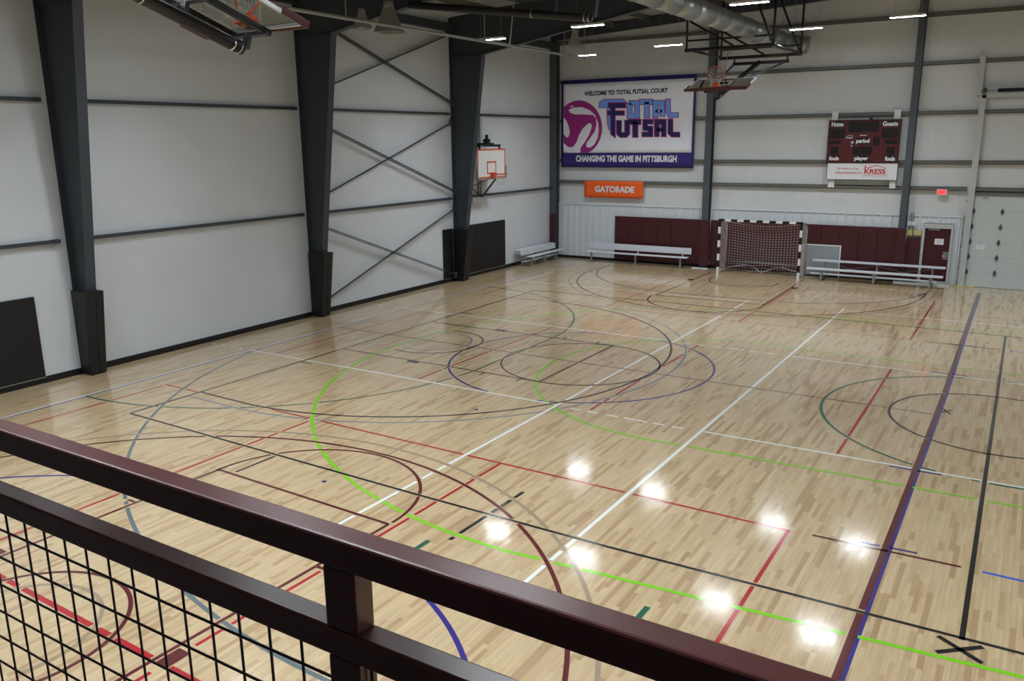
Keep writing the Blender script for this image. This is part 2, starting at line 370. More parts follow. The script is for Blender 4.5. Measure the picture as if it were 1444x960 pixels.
for k in range(1, 6):
    zz = .01+k*.503-.01
    for hx in (-1.57, -.75, .5, 1.6):
        MB().prism([(hx-.055,YF-.105,zz),(hx,YF-.105,zz-.12),(hx+.055,YF-.105,zz),(hx,YF-.105,zz+.12)], (0,-.02,0)).tube((hx-.03,YF-.125,zz),(hx+.03,YF-.125,zz),.016,6).build('hinge', 'steel_far', d2)
MB().box(-1.78,-1.64,YF-.2,YF-.02,0,6.2).box(-1.64,-1.60,YF-.2,YF-.18,0,6.2).build('door_track', 'off_white', d2)
MB().box(-1.64,-1.615,YF-.18,YF-.12,.05,6.2).build('track_rail', 'galv_post', d2)
MB().box(-1.9,-1.74,YF-.2,YF-.02,6.2,7.4).build('track_post', 'off_white', d2)
MB().box(-1.72,DX1,YF-.2,YF-.02,6.1,6.45).build('header', 'off_white', d2)
MB().tube((-1.3,YF-.26,6.32),(DX1,YF-.26,6.32),.055,12).build('spring', 'black', d2, True)
MB().tube((-1.75,YF-.26,6.32),(-1.3,YF-.26,6.32),.02).build('shaft', 'galv', d2)
MB().tube((-1.7,YF-.28,6.32),(-1.62,YF-.28,6.32),.1,14).build('cable_drum', 'steel', d2)
MB().box(-1.64,DX1,YF-.14,YF-.02,3.03,3.12).build('lintel', 'girt_grey', d2)
for zz in (.1,.6,1.3,1.75,2.3,2.8): MB().box(-1.84,-1.78,YF-.17,YF-.1,zz,zz+.05).build('track_bracket', 'galv_post', d2)
n2 = MB().box(-1.39,-1.13,YF-.104,YF-.101,1.27,1.43).build('notice', 'ink_white', d2)
MB().box(-1.35,-1.17,YF-.1045,YF-.1042,1.37,1.385).box(-1.33,-1.19,YF-.1045,YF-.1042,1.32,1.335).build('print', 'ink_grey', n2)
MB().box(-1.35,-1.2,YF-.12,YF-.1,2.93,2.97).build('lift_handle', 'galv_post', d2)
tag(MB().box(-2.1,-1.3,YF-.3,YF-.1,0.0015,.02).build('threshold_strip', 'box_yellow'), 'pale threshold strip on the floor by the overhead door track', 'threshold')
# switch boxes by the door
sw = thing('switch_box', 'pair of small yellowish switch boxes with conduit beside the door', 'switch box', (-3.28, YF-.12, 1.6))
MB().box(-3.5,-3.34,YF-.16,YF-.085,1.62,1.82).build('box', 'box_yellow', sw); MB().box(-3.29,-3.06,YF-.16,YF-.085,1.64,1.81).build('box', 'box_yellow', sw)
MB().box(-3.31,-3.295,YF-.15,YF-.085,1.62,1.9).tube((-3.42,YF-.12,1.82),(-3.42,YF-.12,2.4),.018,8).tube((-3.35,YF-.12,1.82),(-3.35,YF-.12,2.4),.018,8).build('conduit', 'galv', sw)
MB().box(-3.5,-3.4,YF-.17,YF-.1,1.97,2.1).build('lamp_head', 'white_paint', sw); MB().box(-3.36,-3.26,YF-.17,YF-.1,1.97,2.1).build('lamp_head', 'white_paint', sw)
# exit sign
ex = thing('exit_sign', 'lit red EXIT sign on the far wall above the maroon door', 'sign', (-2.57, YF-.1, 3.02))
MB().box(-2.73,-2.41,YF-.2,YF-.13,3.02,3.21).build('housing', 'off_white', ex)
MB().box(-2.69,-2.45,YF-.204,YF-.2005,3.04,3.19).build('face', 'exit_glow', ex)
text('EXIT', -2.67, -2.47, 3.06, 3.17, YF-.206, 'ink_red', ex, .02)
# ------------------------------------------------------------------ banner
bn = thing('wall_banner', 'large white and navy banner reading total futsal on the far wall', 'banner', (-14.13, YF-.16, 3.82))
BY = YF-.16
def sheet(x0, x1, z0, z1, y, amp, name, mt, parent, nx=36, nz=16):
    m = MB(); vs = []
    for j in range(nz+1):
        for i in range(nx+1):
            u, v = i/nx, j/nz
            vs.append((x0+(x1-x0)*u, y+amp*(math.sin(u*21+v*2.2)*.6+math.sin(u*9.3-v*5)*.4)*(1-.5*v), z0+(z1-z0)*v))
    m.add(vs, [(j*(nx+1)+i, j*(nx+1)+i+1, (j+1)*(nx+1)+i+1, (j+1)*(nx+1)+i) for j in range(nz) for i in range(nx)])
    o = m.build(name, mt, parent, True); s = o.modifiers.new('th', 'SOLIDIFY'); s.thickness = .004; s.offset = 1
    return o
sheet(-17.03, -11.25, 3.82, 7.30, BY, .004, 'cloth', 'banner_navy', bn)
sheet(-16.93, -11.33, 4.41, 7.155, BY-.012, .003, 'white_field', 'banner_white', bn)
h = [0.003882762669574343,0.0005321798266767996,-17.267901254112893,0.00033505866503746873,-0.004592383959669766,7.845490550749058,7.71835157655456e-05,-3.0088489334676837e-05]
def bp(u, v, k=0):
    q = h[6]*u+h[7]*v+1
    return ((h[0]*u+h[1]*v+h[2])/q, BY-.022-k*.0015, (h[3]*u+h[4]*v+h[5])/q)
def art(polys, k, mt, name):
    m = MB()
    for p in polys:
        pts = [bp(u, v, k) for u, v in p]
        ar = sum(pts[i][0]*pts[(i+1) % len(pts)][2]-pts[(i+1) % len(pts)][0]*pts[i][2] for i in range(len(pts)))
        m.poly(pts if ar > 0 else pts[::-1])
    return m.build(name, mt, bn)
def strokes(paths, w, k, mt, name):
    """letter strokes with mitred joints in artwork units"""
    polys = []
    for pth, wd in paths:
        ww = wd+w; n = len(pth); L = []; R_ = []
        for i, p in enumerate(pth):
            a = Vector(pth[max(i-1,0)]); c_ = Vector(pth[min(i+1,n-1)]); p = Vector(p)
            d0 = (p-a).normalized() if i > 0 else (c_-p).normalized(); d1_ = (c_-p).normalized() if i < n-1 else d0
            nn = Vector((-(d0.y+d1_.y), d0.x+d1_.x)).normalized(); cosv = max(.5, nn.dot(Vector((-d0.y, d0.x))))
            e = Vector((0,0))
            if i == 0: e = -d1_*w/2
            if i == n-1: e = d0*w/2
            L.append(p+e+nn*ww/2/cosv); R_.append(p+e-nn*ww/2/cosv)
        for i in range(n-1): polys.append([tuple(L[i]), tuple(L[i+1]), tuple(R_[i+1]), tuple(R_[i])])
    return art(polys, k, mt, name)
ell = [(max(66, 205+208*math.cos(t*math.pi/30)), min(769, 545+247*math.sin(t*math.pi/30))) for t in range(60)]
art([ell], 0, 'ink_magenta', 'ball_print')
art([[(110,385),(150,362),(230,358),(300,385),(350,430),(378,500),(383,570),(372,640),(340,700),(300,725),(270,715),(275,680),(310,630),(345,580),(362,520),(360,460),(330,430),(250,425),(170,425),(125,410)],
     [(322,530),(310,503),(285,508),(240,550),(205,610),(180,680),(150,718),(115,720),(85,700),(66,680),(66,735),(90,755),(110,769),(215,769),(216,740),(225,715),(260,670),(300,600)],
     [(66,450),(90,480),(115,540),(122,590),(110,625),(95,635),(66,600)],[(118,355),(150,343),(160,347),(128,360)]], 1, 'banner_white', 'ball_swirl')
TOT = [([(662,322),(728,322),(728,440),(662,440),(662,322)],40),([(752,312),(866,312)],42),([(818,312),(818,452)],42),([(893,455),(893,320),(955,320),(955,440)],40),([(893,395),(955,395)],26),([(1008,288),(1008,400),(1026,430),(1098,430)],36)]
FUT = [([(566,482),(566,592),(585,610),(625,610),(640,592),(640,480)],38),([(655,492),(762,492)],40),([(713,492),(713,628)],40),([(872,490),(802,490),(802,548),(850,552),(850,605),(776,605)],36),([(908,622),(908,490),(970,490),(970,622)],38),([(908,562),(970,562)],26),([(1030,468),(1030,588),(1050,606),(1112,606)],38),
       ([(472,342),(625,342)],40),([(466,412),(612,412)],34)]
strokes(TOT, 14, 2, 'ink_magenta', 'word_outline'); strokes(TOT, 0, 4, 'ink_blue', 'word_top')
bigT = [[(384,362),(392,318),(430,290),(602,288),(628,312),(628,330),(482,334),(462,360)],[(460,352),(494,352),(494,596),(472,548),(460,480)]]
art([[(378,367),(387,313),(427,284),(606,282),(634,309),(634,336),(486,340),(466,366)],[(454,350),(500,350),(500,604),(467,552),(454,482)]], 3, 'ink_magenta', 'word_outline')
art(bigT, 5, 'ink_blue', 'word_top')
strokes(FUT, 14, 6, 'ink_magenta', 'word_outline'); art([[(488,324),(536,324),(536,642),(488,606)]], 7, 'ink_magenta', 'word_outline')
strokes(FUT, 0, 8, 'ink_navy', 'word_bottom'); art([[(494,326),(531,326),(531,632),(494,600)]], 9, 'ink_navy', 'word_bottom')
text('WELCOME TO TOTAL FUTSAL COURT', -15.97, -12.36, 6.665, 6.845, BY-.022, 'ink_dark', bn, .04)
text('CHANGING THE GAME IN PITTSBURGH', -16.33, -11.91, 4.045, 4.305, BY-.014, 'ink_white', bn, .045)
gb = thing('sponsor_banner', 'small orange banner reading Gatorade below the large banner', 'banner', (-14.6, YF-.17, 2.6))
sheet(-15.92, -13.29, 2.605, 3.28, YF-.17, .006, 'cloth', 'gat_orange', gb, 20, 6)
text('GATORADE', -15.425, -13.66, 2.815, 3.08, YF-.19, 'ink_white', gb, .045)
# ------------------------------------------------------------------ scoreboard
sb = thing('scoreboard', 'maroon electronic scoreboard with white sponsor strip on the far wall', 'scoreboard', (-5.15, YF-.25, 3.2))
SY = YF-.26
MB().box(-6.33,-4.0,SY,SY+.1,4.05,5.51).build('panel', 'sb_maroon', sb)
MB().box(-6.33,-4.0,SY-.012,SY,5.49,5.51).box(-6.33,-4.0,SY-.012,SY,4.05,4.07).box(-6.33,-6.31,SY-.012,SY,4.05,5.51).box(-4.02,-4.0,SY-.012,SY,4.05,5.51).build('edge_trim', 'sb_black', sb)
for x0,x1,z0,z1 in ((-5.68,-4.69,5.1,5.45),(-6.29,-5.76,4.89,5.22),(-6.27,-5.88,4.7,4.83),(-4.47,-4.07,4.69,4.83),(-4.59,-4.06,4.88,5.21),(-4.84,-4.62,4.65,4.94),(-5.47,-4.84,4.33,4.61),(-6.21,-5.94,4.33,4.61),(-4.38,-4.12,4.32,4.6)):
    dd = MB().box(x0,x1,SY-.006,SY-.0005,z0,z1).build('display', 'sb_black', sb)
for s_, x0,x1,z0,z1 in (('Home',-6.23,-5.84,5.29,5.45),('Guests',-4.58,-4.1,5.28,5.44),('period',-5.38,-4.95,4.69,4.87),('player',-5.39,-4.94,4.11,4.28),('fouls',-6.23,-5.9,4.14,4.28),('fouls',-4.41,-4.09,4.13,4.28)):
    cp_ = MB().box(x0-.02,x1+.02,SY-.004,SY-.0005,z0-.02,z1+.02).build('caption_plate', 'sb_black', sb); text(s_, x0, x1, z0, z1, SY-.009, 'ink_white', cp_, .045)
MB().box(-5.28,-5.06,SY-.003,SY-.0005,4.97,5.0).build('maker_print', 'ink_grey', sb)
MB().path([(-5.75,SY-.004,4.88),(-5.72,SY-.004,4.95),(-5.64,SY-.004,4.985),(-5.55,SY-.004,4.985),(-5.49,SY-.004,4.96)], .008, 4).box(-5.7,-5.5,SY-.004,SY-.0005,4.885,4.925).build('maker_logo', 'ink_grey', sb)
MB().prism([(-5.55,SY-.001,4.72),(-5.46,SY-.001,4.72),(-5.485,SY-.001,4.79),(-5.525,SY-.001,4.79)], (0,-.004,0)).box(-5.54,-5.5,SY-.005,SY-.0005,4.62,4.66).build('possession_mark', 'ink_white', sb)
MB().box(-5.02,-4.92,SY+.02,SY+.08,5.51,5.58).build('cable_gland', 'sb_black', sb)
ss_ = MB().box(-6.27,-3.985,SY+.01,SY+.07,3.49,4.045).build('sponsor_strip', 'ink_white', sb)
MB().box(-6.28,-6.265,SY+.005,SY+.075,3.48,4.05).box(-3.99,-3.975,SY+.005,SY+.075,3.48,4.05).box(-6.28,-3.975,SY+.005,SY+.075,3.475,3.49).build('strip_frame', 'sb_black', sb)
text('24 Hours A Day', -5.94, -5.23, 3.81, 3.9, SY+.006, 'ink_red', ss_, .015); text('kressrestoration.com', -5.97, -5.1, 3.685, 3.77, SY+.006, 'ink_red', ss_, .01)
text('KRESS', -5.03, -4.35, 3.69, 3.86, SY+.006, 'ink_red', ss_, .03); text('RESTORATION', -5.07, -4.27, 3.57, 3.63, SY+.006, 'ink_grey', ss_, .01)
MB().prism([(-4.95,SY+.008,3.87),(-4.65,SY+.008,3.96),(-4.34,SY+.008,3.87),(-4.34,SY+.008,3.885),(-4.65,SY+.008,3.985),(-4.95,SY+.008,3.9)], (0,-.003,0)).box(-5.03,-4.99,SY+.005,SY+.0095,3.69,3.97).box(-5.08,-4.27,SY+.005,SY+.0095,3.655,3.668).build('roof_logo', 'ink_red', ss_)
for x0, x1, z0, z1 in ((-6.26,-6.06,5.5,5.81),(-4.26,-4.06,5.5,5.81),(-6.22,-6.01,3.2,3.49),(-4.2,-4.01,3.2,3.49)):
    MB().box(x0,x1,SY+.085,SY+.125,z0,z1).tube(((x0+x1)/2,SY+.08,(z0+z1)/2+.05),((x0+x1)/2,SY+.09,(z0+z1)/2+.05),.012).build('bracket', 'white_paint', sb)
# ------------------------------------------------------------------ goal
g = thing('handball_goal', 'black and white striped goal with a net before maroon pads', 'goal', (-8.23, 30.4, 0))
GX0, GX1, GY, GB = -9.70, -6.76, 30.12, 31.05
def striped(a, b, n, first, name):
    """square post made of alternating painted bands"""
    a, b = Vector(a), Vector(b)
    for k in range(n):
        p, q = a+(b-a)*k/n, a+(b-a)*(k+1)/n
        MB().bar(p, q, .08, .08, (0,1,0)).build(name, 'white_paint' if (k+first) % 2 == 0 else 'black', g)
striped((GX0,GY,0), (GX0,GY,2.0), 8, 0, 'post_band'); striped((GX1,GY,0), (GX1,GY,2.0), 8, 0, 'post_band')
striped((GX0-.04,GY,2.0), (GX1+.04,GY,2.0), 13, 1, 'crossbar_band')
fr = MB()
for gx in (GX0, GX1):
    fr.path([(gx,GY,1.98),(gx,GB-.25,1.93),(gx,GB,1.8),(gx,GB,.03)], .02, 8).tube((gx,GY,.03),(gx,GB,.03),.02,8)
fr.tube((GX0,GB,.36),(GX1,GB,.36),.02,8)
fr.build('back_frame', 'galv_post', g, True)
net = MB()
nx, nz = 27, 18
def nb(i, j):
    u = i/nx; v = j/nz; x = GX0+(GX1-GX0)*u; sag = math.sin(u*math.pi)
    z = .04+1.86*v - .16*sag*v; y = GB+.02-.22*max(0, (v-.75)/.25)**1.5-.05*sag*(1-abs(2*v-1))
    if v < .12: z += .05*abs(math.sin(u*9.4)); y -= .22*(.12-v)/.12*abs(math.cos(u*7))
    return (x, y, z)
for i in range(nx+1): net.path([nb(i,j) for j in range(nz+1)], .0058, 3)
for j in range(nz+1): net.path([nb(i,j) for i in range(nx+1)], .0058, 3)
for gx in (GX0, GX1):
    ny = 9
    for i in range(ny+1):
        y = GY+.03+(GB-GY-.03)*i/ny; net.tube((gx,y,.05),(gx,y,1.95-.1*i/ny),.0058,3)
    for j in range(nz+1):
        z = .05+1.85*j/nz; net.tube((gx,GY+.03,z),(gx,GB,z),.0058,3)
for i in range(nx+1):
    a = nb(i,nz); net.path([(a[0],GY+.03,1.97),(a[0],(GY+a[1])/2,(1.97+a[2])/2-.06*math.sin(i/nx*math.pi)),a], .0058, 3)
net.build('net', 'cord', g)['kind'] = 'stuff'
rope = MB().path([(GX0+(GX1-GX0)*k/16, GB-.05-.3*math.sin(k/16*math.pi*3)**2, .05+.22*abs(math.sin(k/16*math.pi*2))) for k in range(17)], .012, 5)
rope.build('slack_cord', 'cord', g)
# ------------------------------------------------------------------ benches and bleachers
t = thing('bench', 'long aluminium bench with a backrest against the white ribbed wall', 'bench', (-13.3, 30.85, 0))
MB().box(-15.55,-11.1,30.58,30.84,.40,.44).build('seat', 'alu', t, bevel=.008)
MB().box(-15.49,-11.06,30.97,31.0,.52,.77).build('backrest', 'alu', t, bevel=.008)
for lx in (-15.27,-13.3,-11.4):
    MB().box(lx-.03,lx+.03,30.68,30.74,.02,.4).build('leg', 'galv_post', t); MB().box(lx-.03,lx+.03,30.5,31.02,0,.03).build('foot', 'galv_post', t)
    MB().bar((lx,30.72,.39),(lx,30.98,.42),.05,.04).bar((lx,30.96,.4),(lx,31.0,.7),.05,.03).build('back_bracket', 'alu', t)
t = thing('bleacher', 'low aluminium two-row bleacher in front of the maroon door', 'bleacher', (-4.3, 30.5, 0))
MB().box(-6.45,-2.17,30.75,31.0,.61,.665).build('upper_seat', 'alu', t, bevel=.008)
MB().box(-6.52,-2.18,30.22,30.47,.375,.43).build('lower_seat', 'alu', t, bevel=.008)
MB().box(-6.46,-2.4,30.6,30.8,.16,.2).build('footboard', 'alu', t, bevel=.006)
for lx in (-6.02,-4.29,-2.55):
    MB().box(lx-.03,lx+.03,30.28,30.34,0,.385).build('leg', 'galv_post', t); MB().box(lx-.03,lx+.03,30.85,30.91,0,.62).build('leg', 'galv_post', t)
    MB().box(lx-.025,lx+.025,30.25,30.95,.03,.07).box(lx-.025,lx+.025,30.34,30.85,.33,.37).build('cross_bar', 'galv_post', t)
for xa, xb_ in ((-6.0,-4.3),(-4.3,-2.55)):
    MB().bar((xa,30.93,.55),(xb_,30.93,.22),.012,.04,(0,1,0)).build('diagonal', 'galv_post', t); MB().bar((xa,30.95,.22),(xb_,30.95,.55),.012,.04,(0,1,0)).build('diagonal', 'galv_post', t)
t = thing('bleacher', 'short aluminium bleacher against the left wall in the far corner', 'bleacher', (-17.05, 29.5, 0))
MB().box(-17.4,-17.14,28.1,30.95,.62,.66).build('upper_seat', 'alu', t, bevel=.008); MB().box(-17.14,-17.12,28.1,30.95,.43,.62).build('riser', 'alu', t)
MB().box(-16.92,-16.68,28.2,30.95,.38,.42).build('lower_seat', 'alu', t, bevel=.008); MB().box(-17.14,-16.95,28.2,30.95,.17,.2).build('footboard', 'alu', t)
for ly in (28.45,29.5,30.5):
    MB().box(-16.86,-16.8,ly-.03,ly+.03,0,.38).build('leg', 'galv_post', t); MB().box(-17.3,-17.24,ly-.03,ly+.03,0,.62).build('leg', 'galv_post', t)
    MB().box(-17.3,-16.75,ly-.025,ly+.025,.03,.07).box(-17.3,-16.86,ly-.025,ly+.025,.32,.36).build('cross_bar', 'galv_post', t)
t = thing('folded_table', 'grey board with pale frame standing between goal and bleacher', 'board', (-6.26, 31.2, 0))
MB().box(-6.9,-5.62,31.2,31.225,.05,1.12).build('board', 'grey_board', t); MB().box(-6.93,-5.58,31.19,31.235,1.12,1.16).box(-5.62,-5.58,31.19,31.235,0,1.12).box(-6.93,-6.9,31.19,31.235,0,1.12).build('frame', 'white_paint', t)
tag(MB().box(-11.0,-10.35,30.9,31.02,.002,.03).build('floor_cover', 'ink_white'), 'small white cover plate on the floor under the column pad', 'cover plate')
tag(MB().box(-3.75,-2.02,30.98,31.12,.002,.05).build('low_bar', 'alu'), 'pale aluminium bar on the floor before the maroon door', 'bar')
# ------------------------------------------------------------------ basketball hoops
def add_net(mb, c, axis, R, length, e1, e2, r=.006):
    c = Vector(c); axis = Vector(axis); e1 = Vector(e1); e2 = Vector(e2)
    n = 12; L = 5
    def P(i, j, tw):
        rr = R*(1-.45*j/L); a = 2*math.pi*(i+tw*j*.5)/n
        return c+axis*(length*j/L)+e1*rr*math.cos(a)+e2*rr*math.sin(a)
    for i in range(n):
        for tw in (1, -1): mb.path([P(i, j, tw) for j in range(L+1)], r, 3)
def hanging_hoop(name, label, O, F, Lat, bot, zb, slope, piv, zp, barz, front, back, parts_half=1.4, moff=.3):
    """ceiling-hung hoop folded up: F = unit forward vector; positions along F from O, glass lies face up"""
    O, F, Lat = Vector(O), Vector(F), Vector(Lat); Zv = Vector((0,0,1))
    P = lambda f, l, z: O+F*f+Lat*l+Zv*z
    t = thing(name, label, 'basketball hoop', P(bot, 0, zb-.4))
    d = (F - Zv*slope).normalized(); nrm = (Zv + F*slope).normalized()          # board "down" direction, board face normal
    B = P(bot, 0, zb)
    Q = lambda s, l, k: B - d*s + Lat*l + nrm*k                                  # s up the board from its bottom edge
    def slab(s0, s1, l0, l1, k0, k1): return [Q(s1,l0,k0),Q(s1,l1,k0),Q(s0,l1,k0),Q(s0,l0,k0),Q(s1,l0,k1),Q(s1,l1,k1),Q(s0,l1,k1),Q(s0,l0,k1)]
    gl = MB().hexa(slab(0,1.06,-.91,.91,-.006,.006)).build('glass', 'glass', t)
    bf = MB()
    for s0,s1,l0,l1 in ((0,.04,-.915,.915),(1.03,1.07,-.915,.915),(0,1.07,-.925,-.885),(0,1.07,.885,.925)): bf.hexa(slab(s0,s1,l0,l1,-.035,.008))
    bf.build('board_frame', 'alu', t)
    tg = MB()
    for s0,s1,l0,l1 in ((.33,.38,-.3,.3),(.75,.8,-.3,.3),(.33,.8,-.3,-.25),(.33,.8,.25,.3)): tg.hexa(slab(s0,s1,l0,l1,.007,.009))
    tg.build('target_square', 'white_paint', gl)
    pd = MB().hexa(slab(-.05,.01,-.95,.95,-.05,.045)).hexa(slab(-.05,.38,-.96,-.91,-.05,.045)).hexa(slab(-.05,.38,.91,.96,-.05,.045))
    pd.build('edge_pad', 'maroon_pad', t, bevel=.015)
    rc = Q(.15,0,.38)
    rm = MB().torus(rc, d, .235, .012).hexa(slab(.08,.22,-.12,.12,.008,.03)).bar(Q(.15,-.08,.02),Q(.15,-.1,.16),.02,.02).bar(Q(.15,.08,.02),Q(.15,.1,.16),.02,.02).hexa(slab(.02,.15,-.1,.1,.02,.13))
    rm = rm.build('rim', 'orange', t)
    nt = MB(); add_net(nt, rc, (d*.25-Zv*.97).normalized()*1.0, .2, .3, Lat, nrm, .006); nt.build('net', 'net_white', rm)
    # mast and carriage under the glass
    piv_p = P(piv, 0, zp); m_end = Q(.12,0,-moff); m_dir = (m_end-piv_p).normalized()
    mast = MB().tube(piv_p, m_end, .083, 18).build('mast', 'black', t, True)
    for e0, e1 in ((.17,.145),(.06,.045),(1.45,1.43)): MB().tube(m_end-m_dir*e0, m_end-m_dir*e1, .088, 18).build('mast_clamp', 'chrome', mast, True)
    for l in (-.3, .3):
        MB().bar(Q(-.02,l,-.07), Q(1.5,l,-.07), .07, .07, nrm).build('carriage_bar', 'black', t)
    for s in (.06, 1.0): MB().bar(Q(s,-.36,-.1), Q(s,.36,-.1), .07, .05, nrm).bar(Q(s,0,-.12), Q(s,0,-moff+.02), .09, .06).build('carriage_cross', 'steel', t)
    # overhead frame and drop pipes
    for f, nm in ((front, 'front_bar'), (back, 'rear_bar')):
        MB().tube(P(f,-parts_half,barz), P(f,parts_half,barz), .055, 10).build(nm, 'black', t, True)
        for l in (-parts_half+.05, parts_half-.05):
            top = P(f, l, 0); top.z = roof_z(top.x)-.2
            MB().tube(P(f,l,barz), top, .038, 8).build('drop_pipe', 'black', t, True)
        a = P(f, -parts_half+.05, barz+.28); b_ = P(f, parts_half-.05, barz+.28)
        MB().tube(a, b_, .03, 8).build('tie_pipe', 'black', t, True)
        tp = P(f, 0.35*parts_half, 0); tp.z = roof_z(tp.x)-.22
        MB().tube(P(f,parts_half-.1,barz+.1), tp, .034, 8).build('sway_brace', 'black', t, True)
        tp = P(f, -0.9*parts_half, barz+.85)
        MB().tube(P(f,0.1*parts_half,barz+.05), tp, .034, 8).build('sway_brace', 'black', t, True)
    for l in (-parts_half+.1, parts_half-.1):
        MB().tube(P(front,l,barz+.02), P(back,l,barz+.02), .042, 8).build('side_rail', 'black', t, True)
    pv = min(.95, parts_half-.05)
    MB().tube(P(back-.1,-pv,barz-.2), P(back-.1,pv,barz-.2), .055, 10).build('pivot_bar', 'black', t, True)
    MB().bar(P(back-.1,-pv+.05,barz-.2), Q(.95,-.32,-.1), .05, .06).build('strut', 'steel', t); MB().bar(P(back-.1,pv-.05,barz-.2), Q(.95,.32,-.1), .04, .05).build('strut', 'steel', t)
    MB().tube(P(back-.1,-pv+.05,barz), P(back-.1,-pv+.05,barz-.2), .03, 8).tube(P(back-.1,pv-.05,barz), P(back-.1,pv-.05,barz-.2), .03, 8).build('hinge_post', 'black', t)
    MB().tube(P(front,0,barz), Q(.7,0,-.1), .012, 6).build('hoist_cable', 'galv', t)
    return t
hanging_hoop('hanging_hoop', 'ceiling-hung glass basketball hoop folded up in front of the far wall', (-8.4,0,0), (0,-1,0), (1,0,0), -25.0, 6.38, .33, -29.4, 7.42, 7.63, -26.1, -29.5)
hanging_hoop('hanging_hoop', 'folded basketball hoop with black mast cut off by the top left edge', (-8.72,0,0), (0,1,0), (1,0,0), 7.76, 6.36, .33, 3.4, 7.45, 7.7, 6.4, 3.3)
hanging_hoop('hanging_hoop', 'folded basketball hoop mostly above the top edge, black mast showing', (0,16.25,0), (1,0,0), (0,1,0), -7.95, 7.96, .12, -12.9, 8.05, 8.6, -9.4, -13.0, parts_half=.72, moff=.6)
# wall-mounted hoop
t = thing('wall_hoop', 'white wall-mounted basketball backboard with orange border beside farthest column', 'basketball hoop', (-17.0, 25.6, 2.7))
WX = -16.8
bb_ = MB().box(WX-.03, WX, 24.67, 26.5, 3.62, 4.65).build('backboard', 'white_paint', t)
o_ = MB()
for y0,y1,z0,z1 in ((24.67,26.5,4.6,4.65),(24.67,26.5,3.62,3.67),(24.67,24.72,3.62,4.65),(26.45,26.5,3.62,4.65),(25.28,25.88,4.16,4.21),(25.28,25.33,3.78,4.21),(25.83,25.88,3.78,4.21),(25.28,25.88,3.76,3.81)): o_.box(WX+.001, WX+.005, y0, y1, z0, z1)
o_.build('border_lines', 'orange', bb_)
MB().box(WX-.05, WX+.03, 24.63, 26.54, 3.57, 3.615).box(WX-.05, WX+.03, 26.505, 26.55, 3.57, 4.05).box(WX-.05, WX+.03, 24.62, 24.665, 3.57, 4.05).build('edge_pad', 'galv_post', t)
RC = (WX+.4, 25.58, 3.76)
MB().torus(RC, (0,0,1), .23, .012).box(WX+.005, WX+.17, 25.49, 25.67, 3.68, 3.78).build('rim', 'orange', t); rim_ = [k for k in bpy.data.objects if k.parent == t and k.name.startswith('rim')][0]
nm = MB(); add_net(nm, RC, (0,0,-1), .22, .42, (1,0,0), (0,1,0), .004); nm.build('net', 'net_white', rim_)
sf = MB()
for y in (24.9, 26.2): sf.bar((XL+.02,y,4.75),(WX-.03,y,4.75),.05,.05).bar((WX-.05,y,4.75),(WX-.05,y,4.5),.05,.05)
sf.bar((WX-.05,24.85,4.78),(WX-.05,26.25,4.78),.05,.05).box(XL+.25,WX-.02,25.35,25.8,4.76,4.86)
sf.build('support_frame', 'black', t)
MB().box(WX-.3,WX-.1,25.5,25.68,4.86,5.0).tube((WX-.2,25.59,5.0),(WX-.2,25.59,5.15),.06,10).build('height_adjuster', 'black', t)
MB().bar((WX-.04,25.95,3.6),(-17.2,25.5,2.92),.05,.05).bar((-17.2,25.5,2.92),(XL+.02,24.7,3.6),.03,.03).bar((WX-.05,25.6,3.6),(XL+.02,24.6,3.2),.02,.02).build('lower_strut', 'black', t)
MB().box(XL+.005,XL+.09,25.83,25.98,2.72,5.9).build('wall_post', 'off_white', t)
MB().box(XL+.005,XL+.05,25.68,25.74,2.9,5.9).build('wall_rail', 'tan_metal', t)
MB().box(XL+.1,XL+.2,25.1,26.0,2.7,2.93).build('ledger_board', 'off_white', t)
# ------------------------------------------------------------------ duct, pipe, speakers
t = thing('air_duct', 'round galvanised air duct running under the roof to the far wall', 'duct', (-7.82, 20, 7.85))
y0 = 2.0
while y0 < 30.6:
    y1 = min(y0+1.2, 30.7)
    MB().tube((-7.82,y0,8.13),(-7.82,y1-.02,8.13),.28,28).build('duct_section', 'galv', t, True)
    MB().torus((-7.82,y1-.01,8.13),(0,1,0),.283,.012,28,5).build('seam_ring', 'galv', t, True); y0 += 1.2
MB().path([(-7.82,30.7,8.13),(-7.74,30.95,8.13),(-7.5,31.05,8.1),(-7.2,31.06,8.05)], .275, 20).build('end_elbow', 'galv', t, True)
for yy in (21.4, 27.4): MB().box(-8.08,-7.98,yy,yy+.3,7.9,8.02).build('grille', 'steel', t)
for yy in (6,10,14,18,22,26,30): MB().tube((-7.82,yy,8.4),(-7.82,yy,roof_z(-7.82)-.2),.006,5).build('hanger', 'galv', t)
t = thing('ceiling_pipe', 'thin grey pipe hung below the frames along the left wall', 'pipe', (-13.3, 17, 7.6))
MB().tube((-13.3,2,7.6),(-13.3,26.3,7.6),.04,12).build('pipe', 'galv_post', t, True)
for yy in (8,11.5,14.5,20.0,24.6,26.0):
    MB().tube((-13.3,yy,7.6),(-13.3,yy,roof_z(-13.3)-.2),.014,6).torus((-13.3,yy,7.6),(0,1,0),.045,.012,16,5).build('hanger', 'galv_post', t)
MB().tube((-13.3,21.3,7.6),(-12.5,20.4,9.3),.014,6).build('hanger', 'galv_post', t)
